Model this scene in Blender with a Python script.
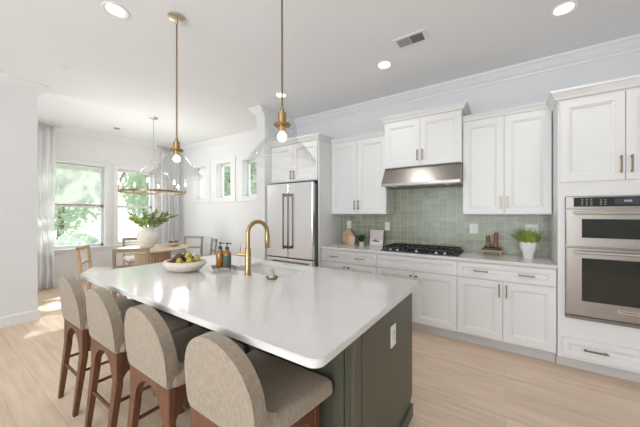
import bpy, bmesh, math, random
from mathutils import Vector, Matrix
random.seed(7)
PI = math.pi
S = bpy.context.scene
C = S.collection
for o in list(bpy.data.objects): bpy.data.objects.remove(o)

# ---------------------------------------------------------------- camera, world, sun, area lights, exposure
F_PX = 274.0
cam = bpy.data.cameras.new('camera'); co = bpy.data.objects.new('camera', cam); C.objects.link(co)
cam.sensor_fit = 'HORIZONTAL'; cam.sensor_width = 36; cam.lens = 36*F_PX/640; cam.clip_start = .02; cam.clip_end = 300
co.location = (0, 0, 1.38); co.rotation_euler = (PI/2, 0, math.atan(185/F_PX))
S.camera = co
S.view_settings.view_transform = 'Standard'; S.view_settings.look = 'None'
S.view_settings.exposure = -0.02; S.view_settings.gamma = 1; S.view_settings.use_curve_mapping = False

W = bpy.data.worlds.new('daylight'); S.world = W; W.use_nodes = True
wn = W.node_tree.nodes; wn['Background'].inputs[0].default_value = (.90, .95, 1, 1); wn['Background'].inputs[1].default_value = 2.0

def light(name, kind, loc, power, col=(1,1,1), direction=None, **kw):
    l = bpy.data.lights.new(name, kind); l.energy = power; l.color = col
    for k, v in kw.items(): setattr(l, k, v)
    o = bpy.data.objects.new(name, l); C.objects.link(o); o.location = loc
    if direction: o.rotation_euler = Vector(direction).to_track_quat('-Z', 'Y').to_euler()
    return o
light('sun', 'SUN', (-12, 5, 9), 6.0, (1, .95, .86), (1, -.36, -.85), angle=.012)
# added area lights at invented openings behind the camera, filling the room
for x in (-1.8, .25):
    light('window_daylight', 'AREA', (x, -3.3, 1.5), 80, (.925, .965, 1), (0, 1, .85), shape='RECTANGLE', size=1.75, size_y=2.3)
light('window_daylight', 'AREA', (-6.1, -3.3, 1.5), 60, (.94, .97, 1), (-.05, 1, .1), shape='RECTANGLE', size=1.2, size_y=2.3)  # added fill that brightens the dining end and its curtains
# ---------------------------------------------------------------- materials
def nodes(name):
    m = bpy.data.materials.new(name); m.use_nodes = True
    return m, m.node_tree, m.node_tree.nodes['Principled BSDF']
def mat(name, col, rough=.5, metal=0, noise=0, scale=20, bump=0, bscale=None, stretch=(1,1,1), emit=None, es=1, spec=None, coat=0, sheen=0):
    m, t, b = nodes(name)
    b.inputs['Base Color'].default_value = (*col, 1); b.inputs['Roughness'].default_value = rough; b.inputs['Metallic'].default_value = metal
    if spec is not None: b.inputs['Specular IOR Level'].default_value = spec
    if coat: b.inputs['Coat Weight'].default_value = coat; b.inputs['Coat Roughness'].default_value = .08
    if sheen: b.inputs['Sheen Weight'].default_value = sheen; b.inputs['Sheen Roughness'].default_value = .4
    N = t.nodes.new; L = t.links.new
    tc = N('ShaderNodeTexCoord'); mp = N('ShaderNodeMapping'); mp.inputs['Scale'].default_value = stretch; L(tc.outputs['Object'], mp.inputs[0])
    no = N('ShaderNodeTexNoise'); no.inputs['Scale'].default_value = scale; no.inputs['Detail'].default_value = 4; L(mp.outputs[0], no.inputs['Vector'])
    mr = N('ShaderNodeMapRange'); mr.inputs[1].default_value = .3; mr.inputs[2].default_value = .7
    mr.inputs[3].default_value = 1-noise; mr.inputs[4].default_value = 1+noise; L(no.outputs[0], mr.inputs[0])
    mx = N('ShaderNodeVectorMath'); mx.operation = 'SCALE'; mx.inputs[0].default_value = col; L(mr.outputs[0], mx.inputs['Scale']); L(mx.outputs[0], b.inputs['Base Color'])
    if bump:
        n2 = N('ShaderNodeTexNoise'); n2.inputs['Scale'].default_value = bscale or scale*4; L(mp.outputs[0], n2.inputs['Vector'])
        bp = N('ShaderNodeBump'); bp.inputs['Strength'].default_value = bump; bp.inputs['Distance'].default_value = .004
        L(n2.outputs[0], bp.inputs['Height']); L(bp.outputs[0], b.inputs['Normal'])
    if emit: b.inputs['Emission Color'].default_value = (*emit, 1); b.inputs['Emission Strength'].default_value = es
    return m

def glass(name, tint=(1,1,1), ref=.12, rough=0.0):
    m = bpy.data.materials.new(name); m.use_nodes = True; t = m.node_tree; t.nodes.clear(); N = t.nodes.new; L = t.links.new
    o = N('ShaderNodeOutputMaterial'); tr = N('ShaderNodeBsdfTransparent'); tr.inputs[0].default_value = (*tint, 1)
    g = N('ShaderNodeBsdfGlossy'); g.inputs['Roughness'].default_value = rough
    lw = N('ShaderNodeLayerWeight'); lw.inputs['Blend'].default_value = .35
    mr = N('ShaderNodeMapRange'); mr.inputs[3].default_value = ref*.3; mr.inputs[4].default_value = ref*3.5; L(lw.outputs['Facing'], mr.inputs[0])
    mx = N('ShaderNodeMixShader'); L(mr.outputs[0], mx.inputs[0]); L(tr.outputs[0], mx.inputs[1]); L(g.outputs[0], mx.inputs[2]); L(mx.outputs[0], o.inputs[0])
    return m

def floor_mat():
    m, t, b = nodes('light_oak_planks'); N = t.nodes.new; L = t.links.new
    tc = N('ShaderNodeTexCoord')
    br = N('ShaderNodeTexBrick'); br.offset = .37; br.offset_frequency = 2
    for k, v in (('Scale', 1), ('Mortar Size', .0022), ('Mortar Smooth', .1), ('Bias', 0), ('Brick Width', 1.75), ('Row Height', .187)): br.inputs[k].default_value = v
    br.inputs['Color1'].default_value = (.80, .62, .46, 1); br.inputs['Color2'].default_value = (.73, .56, .41, 1); br.inputs['Mortar'].default_value = (.60, .47, .355, 1)
    L(tc.outputs['Object'], br.inputs['Vector'])
    mp = N('ShaderNodeMapping'); mp.inputs['Scale'].default_value = (1.2, 14, 1); L(tc.outputs['Object'], mp.inputs[0])
    no = N('ShaderNodeTexNoise'); no.inputs['Scale'].default_value = 1.6; no.inputs['Detail'].default_value = 6; no.inputs['Roughness'].default_value = .6; L(mp.outputs[0], no.inputs['Vector'])
    mr = N('ShaderNodeMapRange'); mr.inputs[1].default_value = .3; mr.inputs[2].default_value = .7; mr.inputs[3].default_value = .86; mr.inputs[4].default_value = 1.1; L(no.outputs[0], mr.inputs[0])
    mx = N('ShaderNodeVectorMath'); mx.operation = 'SCALE'; L(br.outputs['Color'], mx.inputs[0]); L(mr.outputs[0], mx.inputs['Scale']); L(mx.outputs[0], b.inputs['Base Color'])
    b.inputs['Roughness'].default_value = .42
    return m
def tile_mat():
    m, t, b = nodes('sage_green_glazed_tile'); N = t.nodes.new; L = t.links.new
    tc = N('ShaderNodeTexCoord'); sp = N('ShaderNodeSeparateXYZ'); cb = N('ShaderNodeCombineXYZ')
    L(tc.outputs['Object'], sp.inputs[0]); L(sp.outputs[0], cb.inputs[0]); L(sp.outputs[2], cb.inputs[1])
    br = N('ShaderNodeTexBrick'); br.offset = 0
    for k, v in (('Scale', 1), ('Mortar Size', .0028), ('Mortar Smooth', .2), ('Bias', 0), ('Brick Width', .102), ('Row Height', .071)): br.inputs[k].default_value = v
    br.inputs['Color1'].default_value = (.275, .305, .215, 1); br.inputs['Color2'].default_value = (.36, .385, .285, 1); br.inputs['Mortar'].default_value = (.56, .57, .47, 1)
    L(cb.outputs[0], br.inputs['Vector'])
    no = N('ShaderNodeTexNoise'); no.inputs['Scale'].default_value = 9; no.inputs['Detail'].default_value = 3; L(cb.outputs[0], no.inputs['Vector'])
    mr = N('ShaderNodeMapRange'); mr.inputs[3].default_value = .78; mr.inputs[4].default_value = 1.22; L(no.outputs[0], mr.inputs[0])
    mx = N('ShaderNodeVectorMath'); mx.operation = 'SCALE'; L(br.outputs['Color'], mx.inputs[0]); L(mr.outputs[0], mx.inputs['Scale']); L(mx.outputs[0], b.inputs['Base Color'])
    b.inputs['Roughness'].default_value = .26
    n2 = N('ShaderNodeTexNoise'); n2.inputs['Scale'].default_value = 22; L(cb.outputs[0], n2.inputs['Vector'])
    ad = N('ShaderNodeMath'); ad.operation = 'MULTIPLY_ADD'; ad.inputs[1].default_value = -1.2; L(br.outputs['Fac'], ad.inputs[0]); L(n2.outputs[0], ad.inputs[2])
    bp = N('ShaderNodeBump'); bp.inputs['Strength'].default_value = .45; bp.inputs['Distance'].default_value = .003; L(ad.outputs[0], bp.inputs['Height']); L(bp.outputs[0], b.inputs['Normal'])
    return m
def sheer(name, col, alpha):
    m = bpy.data.materials.new(name); m.use_nodes = True; t = m.node_tree; t.nodes.clear(); N = t.nodes.new; L = t.links.new
    o = N('ShaderNodeOutputMaterial'); tr = N('ShaderNodeBsdfTransparent'); d = N('ShaderNodeBsdfDiffuse'); d.inputs[0].default_value = (*col, 1)
    tl = N('ShaderNodeBsdfTranslucent'); tl.inputs[0].default_value = (*col, 1)
    m1 = N('ShaderNodeMixShader'); m1.inputs[0].default_value = .6; L(d.outputs[0], m1.inputs[1]); L(tl.outputs[0], m1.inputs[2])
    m2 = N('ShaderNodeMixShader'); m2.inputs[0].default_value = alpha; L(tr.outputs[0], m2.inputs[1]); L(m1.outputs[0], m2.inputs[2]); L(m2.outputs[0], o.inputs[0])
    return m

WALL = mat('white_wall_paint', (.80, .805, .81), .85, noise=.01, scale=3)
CEIL = mat('white_ceiling_paint', (.875, .895, .92), .9, noise=.01, scale=2)
TRIM = mat('white_trim_paint', (.82, .82, .82), .45)
CAB = mat('white_cabinet_lacquer', (.82, .82, .815), .38, noise=.008, scale=4)
TOE = mat('grey_toe_kick', (.62, .61, .59), .5)
FLOOR = floor_mat(); TILE = tile_mat()
QUARTZ = mat('white_quartz', (.75, .725, .705), .13, noise=.025, scale=5, coat=.2)
QEDGE = QUARTZ
GREEN = mat('dark_olive_green_paint', (.085, .088, .062), .40, noise=.03, scale=5)
FABRIC = mat('greige_chenille', (.36, .295, .225), .95, noise=.15, scale=95, bump=.6, bscale=330, stretch=(1, 1, .45), sheen=.35)
WALNUT = mat('walnut_wood', (.15, .062, .032), .4, noise=.28, scale=9, stretch=(6, 6, .7))
OAK = mat('natural_oak', (.50, .345, .20), .5, noise=.16, scale=8, stretch=(5, 5, .8))
OAKT = mat('pale_oak_top', (.66, .53, .39), .4, noise=.08, scale=6, stretch=(1, 6, 1))
DRIFT = mat('weathered_brown_wood', (.31, .235, .165), .55, noise=.2, scale=10)
BRASS = mat('brushed_brass', (.46, .31, .14), .28, 1)
BRONZE = mat('champagne_bronze', (.30, .225, .14), .33, 1)
NICKEL = mat('aged_nickel', (.62, .57, .49), .32, 1)
STEEL = mat('stainless_steel', (.36, .335, .31), .34, 1, noise=.03, scale=6, stretch=(1, 1, 40))
FRSTEEL = mat('fridge_stainless_steel', (.84, .845, .85), .26, 1, noise=.02, scale=6, stretch=(40, 40, 1), bump=.02, bscale=3)
DKSTEEL = mat('dark_steel', (.22, .215, .21), .35, 1)
BLACK = mat('black_iron', (.025, .026, .028), .45)
BGLASS = mat('black_oven_glass', (.018, .02, .017), .06, coat=.3)
PLASTIC = mat('white_plastic', (.85, .85, .83), .35)
SLOT = mat('dark_slot', (.05, .05, .05), .6)
GREYP = mat('grey_vent_slats', (.42, .42, .42), .6)
GLASS = glass('window_glass', (.97, .99, .98), .05)
SHADE = glass('clear_shade_glass', (.985, .988, .988), .085, .02)
BULB = mat('warm_bulb', (1, .9, .75), .4, emit=(1, .80, .52), es=7)
CBULB = mat('candle_bulb', (1, .9, .75), .4, emit=(1, .84, .6), es=7)
LED = mat('downlight_lens', (1, 1, 1), .5, emit=(1, .96, .9), es=4.5)
PORC = mat('white_glazed_ceramic', (.84, .83, .81), .22)
STONEW = mat('matte_white_stoneware', (.74, .71, .66), .75, noise=.06, scale=14, bump=.3, bscale=60)
CREAM = mat('cream_travertine', (.72, .65, .55), .6, noise=.07, scale=18, bump=.15)
AMBER = mat('amber_glass', (.30, .12, .012), .12, coat=.4, spec=.7)
LABEL = mat('dark_green_label', (.07, .105, .09), .6)
GRAPE = mat('dark_fig_skin', (.135, .06, .055), .4, noise=.3, scale=30)
PEAR = mat('yellow_green_pear_skin', (.47, .42, .07), .4, noise=.2, scale=20)
LEAF = mat('olive_green_leaf', (.24, .30, .11), .55, noise=.45, scale=7)
LEAF2 = mat('bright_green_leaf', (.34, .47, .10), .5, noise=.4, scale=14)
LEAFD = mat('dark_green_leaf', (.05, .10, .04), .5, noise=.3, scale=14)
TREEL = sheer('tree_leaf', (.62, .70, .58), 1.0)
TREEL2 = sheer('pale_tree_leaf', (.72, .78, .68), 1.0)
HYD = mat('pale_shrub_leaf', (.72, .80, .68), .8, noise=.1, scale=3)
BARK = mat('grey_bark', (.26, .20, .15), .9)
LAWN = mat('lawn_ground', (.55, .60, .50), .95, noise=.15, scale=.5)
CURT = sheer('white_linen', (.95, .95, .95), .98)
SHEER = sheer('sheer_shade_cloth', (.72, .76, .72), .42)
LINEN = mat('cream_cushion', (.80, .77, .72), .95, noise=.05, scale=30)
GREYW = mat('grey_weathered_wood', (.30, .285, .265), .6, noise=.1)
WOODB = mat('warm_cutting_board', (.56, .37, .20), .5, noise=.12, scale=9, stretch=(1, 1, 8))
REDW = mat('reddish_mill_wood', (.26, .10, .055), .35, noise=.2, scale=14)
PAPER = mat('pale_pink_cover', (.70, .61, .58), .5)
REDP = mat('dark_red_print', (.30, .05, .06), .5)
WHITEP = mat('white_print', (.86, .85, .84), .5)
DGREY = mat('charcoal_stone', (.13, .13, .13), .5, noise=.2, scale=20)
SCREEN = mat('lit_clock_digits', (.3, .4, .5), .4, emit=(.55, .7, .9), es=.8)
PANELT = mat('control_panel_print', (.45, .45, .45), .5)
WHITESINK = mat('white_sink', (.88, .87, .85), .25)
BOTTLET = mat('black_pump_plastic', (.03, .03, .035), .35)
ROOFM = mat('pale_road', (.72, .72, .70), .9)

# ---------------------------------------------------------------- helpers
def tag(o, label=None, cat=None, group=None, kind=None):
    if label: o['label'] = label
    if cat: o['category'] = cat
    if group: o['group'] = group
    if kind: o['kind'] = kind
    return o
def thing(name, label, cat, loc=(0,0,0), rz=0, group=None):
    o = bpy.data.objects.new(name, None); C.objects.link(o); o.empty_display_size = .1
    o.location = loc; o.rotation_euler = (0, 0, rz); return tag(o, label, cat, group)
def obj(name, bm, m, parent=None, loc=None, rz=0, smooth=False, label=None):
    bmesh.ops.recalc_face_normals(bm, faces=bm.faces)
    me = bpy.data.meshes.new(name); bm.to_mesh(me); bm.free(); me.materials.append(m)
    if smooth:
        me.polygons.foreach_set('use_smooth', [True]*len(me.polygons))
        try: me.set_sharp_from_angle(angle=math.radians(38))
        except Exception: pass
    o = bpy.data.objects.new(name, me); C.objects.link(o)
    if parent: o.parent = parent
    if loc: o.location = loc
    if rz: o.rotation_euler = (0, 0, rz)
    if label: o['label'] = label
    return o
def struct(name, bm, m, parent=None):
    o = obj(name, bm, m, parent)
    if not parent: o['kind'] = 'structure'
    return o
B = bmesh.new
def box(bm, x0, x1, y0, y1, z0, z1, bev=0, seg=1, M=None):
    g = bmesh.ops.create_cube(bm, size=1)['verts']
    for v in g:
        v.co = Vector(((x0+x1)/2+v.co.x*(x1-x0), (y0+y1)/2+v.co.y*(y1-y0), (z0+z1)/2+v.co.z*(z1-z0)))
    if bev:
        es = list({e for v in g for e in v.link_edges})
        r = bmesh.ops.bevel(bm, geom=es, offset=bev, segments=seg, affect='EDGES', profile=.5)
        g = list({v for f in r['faces'] for v in f.verts} | {v for v in g if v.is_valid})
    if M:
        for v in g: v.co = M @ v.co
    return bm
def bx(*a, **k): return box(B(), *a, **k)
def lathe(bm, prof, n=24, c=(0,0), sx=1, sy=1, caps=True):
    rings = []
    for r, z in prof:
        rings.append([bm.verts.new((c[0]+sx*r*math.cos(2*PI*i/n), c[1]+sy*r*math.sin(2*PI*i/n), z)) for i in range(n)])
    for a, b in zip(rings, rings[1:]):
        for i in range(n): bm.faces.new((a[i], a[(i+1)%n], b[(i+1)%n], b[i]))
    if caps:
        for rg, (r, z) in ((rings[0], prof[0]), (rings[-1], prof[-1])):
            if r > 1e-5: bm.faces.new(rg)
    bmesh.ops.remove_doubles(bm, verts=bm.verts, dist=1e-6)
    return bm
def tube(bm, pts, r, n=10, caps=True):
    pts = [Vector(p) for p in pts]; rs = r if isinstance(r, (list, tuple)) else [r]*len(pts); rings = []; up = None
    for i, p in enumerate(pts):
        d = (pts[min(i+1, len(pts)-1)]-pts[max(i-1, 0)]).normalized()
        if up is None:
            up = Vector((0, 0, 1)) if abs(d.z) < .9 else Vector((1, 0, 0))
        a = d.cross(up).normalized(); b = a.cross(d).normalized(); up = b
        rings.append([bm.verts.new(p+rs[i]*(math.cos(2*PI*k/n)*a+math.sin(2*PI*k/n)*b)) for k in range(n)])
    for a, b in zip(rings, rings[1:]):
        for k in range(n): bm.faces.new((a[k], a[(k+1)%n], b[(k+1)%n], b[k]))
    if caps: bm.faces.new(rings[0]); bm.faces.new(rings[-1])
    return bm
def prism(bm, poly, a0, a1, axis='x', bev=0, seg=2):
    """poly = 2D outline; axis x: (y,z) outline swept along x; axis y: (x,z) along y; axis z: (x,y) along z"""
    def P(p, t): return {'x': (t, p[0], p[1]), 'y': (p[0], t, p[1]), 'z': (p[0], p[1], t)}[axis]
    A = [bm.verts.new(P(p, a0)) for p in poly]; Bv = [bm.verts.new(P(p, a1)) for p in poly]
    f1 = bm.faces.new(A); f2 = bm.faces.new(Bv); n = len(poly)
    for i in range(n): bm.faces.new((A[i], A[(i+1)%n], Bv[(i+1)%n], Bv[i]))
    if bev:
        es = list(set(f1.edges) | set(f2.edges))
        bmesh.ops.bevel(bm, geom=es, offset=bev, segments=seg, affect='EDGES', profile=.5)
    return bm
def sphere(bm, c, r, n=12, s=(1,1,1)):
    g = bmesh.ops.create_uvsphere(bm, u_segments=n, v_segments=max(6, n//2+2), radius=r)['verts']
    for v in g: v.co = Vector((c[0]+v.co.x*s[0], c[1]+v.co.y*s[1], c[2]+v.co.z*s[2]))
    return bm
def copy_tree(o, parent=None):
    c = o.copy(); C.objects.link(c)
    if parent: c.parent = parent; c.matrix_parent_inverse = o.matrix_parent_inverse.copy()
    for ch in [k for k in KIDS(o)]: copy_tree(ch, c)
    return c
def KIDS(o): return [k for k in bpy.data.objects if k.parent == o]
def rect_loops(bm, x0, x1, z0, z1, levels):
    """front panel in the xz plane facing -y: levels = (inset, y); last one is filled"""
    prev = None
    for ins, y in levels:
        r = [bm.verts.new(p) for p in ((x0+ins, y, z0+ins), (x1-ins, y, z0+ins), (x1-ins, y, z1-ins), (x0+ins, y, z1-ins))]
        if prev:
            for i in range(4): bm.faces.new((prev[i], prev[(i+1)%4], r[(i+1)%4], r[i]))
        prev = r
    bm.faces.new(prev)
    return bm
def shaker(x0, x1, z0, z1, st=.062):
    t = .02
    bm = rect_loops(B(), x0, x1, z0, z1, [(0, 0), (0, -t+.002), (.002, -t), (st, -t), (st+.004, -t+.005), (st+.012, -t+.005), (st+.022, -t+.015), (st+.03, -t+.015)])
    vs = [v for v in bm.verts if abs(v.co.y) < 1e-6]; bm.faces.new(vs)
    return bm
def pull(parent, x, z, L=.13, vert=True, m=None, y=-.02):
    bm = B(); h = L/2; r = .0055
    for s in (-1, 1):
        if vert: box(bm, x-.005, x+.005, y-.026, y, z+s*(h-.012)-.006, z+s*(h-.012)+.006, .001)
        else: box(bm, x+s*(h-.012)-.006, x+s*(h-.012)+.006, y-.026, y, z-.005, z+.005, .001)
    if vert: box(bm, x-r, x+r, y-.036, y-.024, z-h, z+h, .002)
    else: box(bm, x-h, x+h, y-.036, y-.024, z-r, z+r, .002)
    return obj('handle', bm, m or BRONZE, parent, label='bronze bar pull')
def knob(parent, x, z, y=-.02):
    bm = B(); tube(bm, [(x, y, z), (x, y-.012, z), (x, y-.014, z), (x, y-.026, z)], [.005, .005, .012, .012], 12)
    return obj('knob', bm, BRONZE, parent, smooth=True, label='bronze knob')
def crown(name, m, parent, x0, x1, yf, z0, h, proj, left=False, right=False, yb=0):
    """cornice along the front (facing -y) at yf with mitred returns to yb"""
    bm = B(); pr = [(0, 0), (.35, .12), (.42, .3), (.8, .72), (1, .8), (1, 1), (0, 1)]
    def path(p, z):
        o = p*proj; q = []
        if left: q.append((x0-o, yb, z))
        q.append((x0-(o if left else 0), yf-o, z)); q.append((x1+(o if right else 0), yf-o, z))
        if right: q.append((x1+o, yb, z))
        return q
    rows = [[bm.verts.new(q) for q in path(p, z0+k*h)] for p, k in pr]
    n = len(rows)
    for i in range(n):
        a, b = rows[i], rows[(i+1)%n]
        for j in range(len(a)-1): bm.faces.new((a[j], a[j+1], b[j+1], b[j]))
    for j in (0, -1): bm.faces.new([r[j] for r in rows])
    return obj(name, bm, m, parent)

# ---------------------------------------------------------------- the room
CZ = 3.05; YB = 3.86; XL = -6.95; XR = 3.0; YF = -3.4
struct('floor', bx(XL-.3, XR+.2, YF-.2, YB+.2, -.12, 0), FLOOR)
struct('ceiling', bx(XL-.15, XR+.15, YF-.15, YB+.2, CZ, CZ+.12), CEIL)
def wall_with_holes(axis, t0, t1, a0, a1, holes, z1=CZ):
    bm = B()
    def b(p0, p1, z0, zz):
        if p1-p0 < 1e-4 or zz-z0 < 1e-4: return
        if axis == 'x': box(bm, p0, p1, t0, t1, z0, zz)
        else: box(bm, t0, t1, p0, p1, z0, zz)
    cur = a0
    for h0, h1, z0, zt in sorted(holes):
        b(cur, h0, 0, z1); b(h0, h1, 0, z0); b(h0, h1, zt, z1); cur = h1
    b(cur, a1, 0, z1)
    return bm
LW = [(1.12, 2.24, .70, 2.35), (2.46, 3.20, .70, 2.35)]
struct('wall_left', wall_with_holes('y', XL-.16, XL, YF, YB, LW), WALL)
SW = [(-6.34, -5.84, 1.74, 2.50), (-5.44, -4.94, 1.74, 2.50), (-4.55, -4.05, 1.74, 2.50)]
struct('wall_back', wall_with_holes('x', YB, YB+.2, XL, XR, SW), WALL)
FW = [(-6.75, -5.45, .25, 2.75), (-2.7, -.9, .25, 2.75), (-.65, 1.15, .25, 2.75)]  # invented openings in the unseen front wall, placed to let light in
RW = [(-2.9, -1.9, .9, 2.4)]  # opening added to the unseen right wall as a light source
struct('wall_front', wall_with_holes('x', YF-.15, YF, XL, XR, FW), WALL)
struct('wall_right', wall_with_holes('y', XR, XR+.15, YF, YB, RW), WALL)
struct('wall_column', bx(-5.22, -5.04, YF, .90, 0, CZ), WALL)
struct('wall_pillar', bx(-3.29, -3.11, 3.06, YB, 0, CZ), WALL)
struct('wall_backsplash', bx(-2.185, .392, YB-.012, YB, .914, 2.0), TILE)
# room cornices
def crown_run(name, pts, flip=1):
    """pts = plan polyline of the wall face; the profile projects to the left of travel * flip"""
    bm = B(); pr = [(0, -.125), (.012, -.125), (.018, -.10), (.03, -.092), (.075, -.03), (.088, -.024), (.092, 0), (0, 0)]
    n = len(pts); P = [Vector(p) for p in pts]; cols = []
    for i in range(n):
        ds = []
        if i > 0: ds.append((P[i]-P[i-1]).normalized())
        if i < n-1: ds.append((P[i+1]-P[i]).normalized())
        ns = [Vector((-d.y, d.x))*flip for d in ds]
        m = ns[0] if len(ns) == 1 else (ns[0]+ns[1])/(1+ns[0].dot(ns[1]))
        cols.append([bm.verts.new((P[i].x+m.x*o, P[i].y+m.y*o, CZ+z)) for o, z in pr])
    k = len(pr)
    for a, b in zip(cols, cols[1:]):
        for j in range(k): bm.faces.new((a[j], a[(j+1)%k], b[(j+1)%k], b[j]))
    bm.faces.new(cols[0]); bm.faces.new(cols[-1])
    return struct(name, bm, TRIM)
crown_run('trim_1', [(XL, YF), (XL, YB), (-3.29, YB), (-3.29, 3.06), (-3.11, 3.06)], -1)
crown_run('trim_3', [(-3.11, YB), (XR, YB), (XR, YF)], -1)
crown_run('trim_2', [(-5.04, YF), (-5.04, .90), (-5.22, .90), (-5.22, YF)], -1)
def base_run(name, pts, flip=-1, h=.135):
    bm = B(); P = [Vector(p) for p in pts]; n = len(P); cols = []
    pr = [(0, 0), (.016, 0), (.016, h-.02), (.008, h), (0, h)]
    for i in range(n):
        ds = []
        if i > 0: ds.append((P[i]-P[i-1]).normalized())
        if i < n-1: ds.append((P[i+1]-P[i]).normalized())
        ns = [Vector((-d.y, d.x))*flip for d in ds]
        m = ns[0] if len(ns) == 1 else (ns[0]+ns[1])/(1+ns[0].dot(ns[1]))
        cols.append([bm.verts.new((P[i].x+m.x*o, P[i].y+m.y*o, z)) for o, z in pr])
    k = len(pr)
    for a, b in zip(cols, cols[1:]):
        for j in range(k): bm.faces.new((a[j], a[(j+1)%k], b[(j+1)%k], b[j]))
    bm.faces.new(cols[0]); bm.faces.new(cols[-1])
    return struct(name, bm, TRIM)
base_run('baseboard_left', [(XL, YF), (XL, YB), (-3.29, YB), (-3.29, 3.06), (-3.11, 3.06)])
base_run('baseboard_column', [(-5.04, YF), (-5.04, .90), (-5.22, .90), (-5.22, YF)])

# windows of the dining room
def casing(bm, plane, y0, y1, z0, z1, w=.075, t=.022):
    box(bm, plane, plane+t, y0-w, y0, z0-w, z1+w, .003); box(bm, plane, plane+t, y1, y1+w, z0-w, z1+w, .003)
    box(bm, plane, plane+t, y0, y1, z1, z1+w, .003); box(bm, plane, plane+t, y0, y1, z0-w, z0, .003)
for i, (y0, y1, z0, z1) in enumerate(LW):
    bm = B(); casing(bm, XL, y0, y1, z0, z1, .07)
    box(bm, XL, XL+.045, y0-.09, y1+.09, z0-.02, z0, .004)
    zm = 1.53; xo = XL-.11
    for a0, a1, b0, b1 in ((y0, y0+.045, z0, z1), (y1-.045, y1, z0, z1), (y0, y1, z0, z0+.055), (y0, y1, z1-.045, z1), (y0, y1, zm-.025, zm+.025)):
        box(bm, xo-.04, xo+.02, a0, a1, b0, b1, .003)
    w = struct('window_%d' % (i+1), bm, TRIM)
    struct('window_pane', bx(xo-.012, xo-.008, y0+.04, y1-.04, zm+.02, z1-.04), GLASS, w)
    struct('window_pane', bx(xo-.004, xo, y0+.04, y1-.04, z0+.05, zm-.02), GLASS, w)
for i, (x0, x1, z0, z1) in enumerate(SW):
    bm = B(); w = .155; t = .024; v = .105
    box(bm, x0-w, x0, YB-t, YB, z0-v, z1+v, .003); box(bm, x1, x1+w, YB-t, YB, z0-v, z1+v, .003)
    box(bm, x0, x1, YB-t, YB, z1, z1+v, .003); box(bm, x0, x1, YB-t, YB, z0-v, z0, .003)
    for a0, a1, b0, b1 in ((x0, x0+.04, z0, z1), (x1-.04, x1, z0, z1), (x0, x1, z0, z0+.04), (x0, x1, z1-.04, z1)):
        box(bm, a0, a1, YB+.12, YB+.17, b0, b1, .003)
    o = struct('window_%d' % (i+3), bm, TRIM)
    struct('window_pane', bx(x0+.035, x1-.035, YB+.14, YB+.145, z0+.035, z1-.035), GLASS, o)
for i, (x0, x1, z0, z1) in enumerate(FW):  # frames of the added front openings, out of view
    bm = B()
    for a0, a1, b0, b1 in ((x0, x0+.06, z0, z1), (x1-.06, x1, z0, z1), (x0, x1, z0, z0+.06), (x0, x1, z1-.06, z1), ((x0+x1)/2-.04, (x0+x1)/2+.04, z0, z1)):
        box(bm, a0, a1, YF-.1, YF-.04, b0, b1)
    struct('window_%d' % (i+6), bm, TRIM)

bm = B()
for y0, y1, z0, z1 in RW:
    for a0, a1, b0, b1 in ((y0, y0+.06, z0, z1), (y1-.06, y1, z0, z1), (y0, y1, z0, z0+.06), (y0, y1, z1-.06, z1), ((y0+y1)/2-.04, (y0+y1)/2+.04, z0, z1)):
        box(bm, XR+.04, XR+.1, a0, a1, b0, b1)
struct('window_9', bm, TRIM)

# roller shade in the upper half of the window by the curtain
sh = thing('roller_shade', 'sheer white roller shade drawn halfway down the window beside the left curtain', 'shade', (XL-.05, 1.68, 1.56))
obj('shade_cloth', bx(-.001, .001, -.545, .545, 0, .75), SHEER, sh)
obj('bottom_bar', bx(-.008, .008, -.545, .545, -.018, .002, .003), GREYW, sh)
obj('roller_tube', tube(B(), [(0, -.545, .765), (0, .545, .765)], .02), TRIM, sh)

# curtains and rods
def curtain(x, y0, y1, z0, z1, label):
    bm = B(); n = 90; rows = 14; V = []
    for r in range(rows+1):
        z = z0+(z1-z0)*r/rows; amp = .028+.012*math.sin(r*.3)
        V.append([bm.verts.new((amp*math.sin(i/n*2*PI*5.5+.2*math.sin(r*.4))+.006*math.sin(i*1.7), (y0+(y1-y0)*i/n)*(1-.0)+.012*math.sin(r*.5+i*.1), z)) for i in range(n+1)])
    for a, b in zip(V, V[1:]):
        for i in range(n): bm.faces.new((a[i], a[i+1], b[i+1], b[i]))
    o = obj('curtain', bm, CURT, smooth=True); o.location = (x, 0, 0); tag(o, label, 'curtain', 'white floor length curtains')
    md = o.modifiers.new('cloth_thickness', 'SOLIDIFY'); md.thickness = .002
    return o
curtain(XL+.135, .98, 1.44, .015, 2.958, 'white floor-length curtain at the left end beside the shaded window')
curtain(XL+.135, 3.31, 3.72, .015, 2.958, 'white floor-length curtain in the room corner to the right of the vase')
for y0, y1, lab in ((.95, 1.50, 'short metal curtain rod above the curtain nearest the white wall end'), (3.22, 3.76, 'short metal curtain rod above the corner curtain')):
    t = thing('curtain_rod', lab, 'curtain rod', (XL+.135, y0, 2.97), group='curtain rods')
    obj('rod', tube(B(), [(0, 0, 0), (0, y1-y0, 0)], .011), NICKEL, t, smooth=True)
    for yy in (0, y1-y0): obj('finial', sphere(B(), (0, yy, 0), .02), NICKEL, t, smooth=True)
    obj('bracket', bx(-.135, 0, .03, .045, -.008, .008), NICKEL, t)

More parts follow.
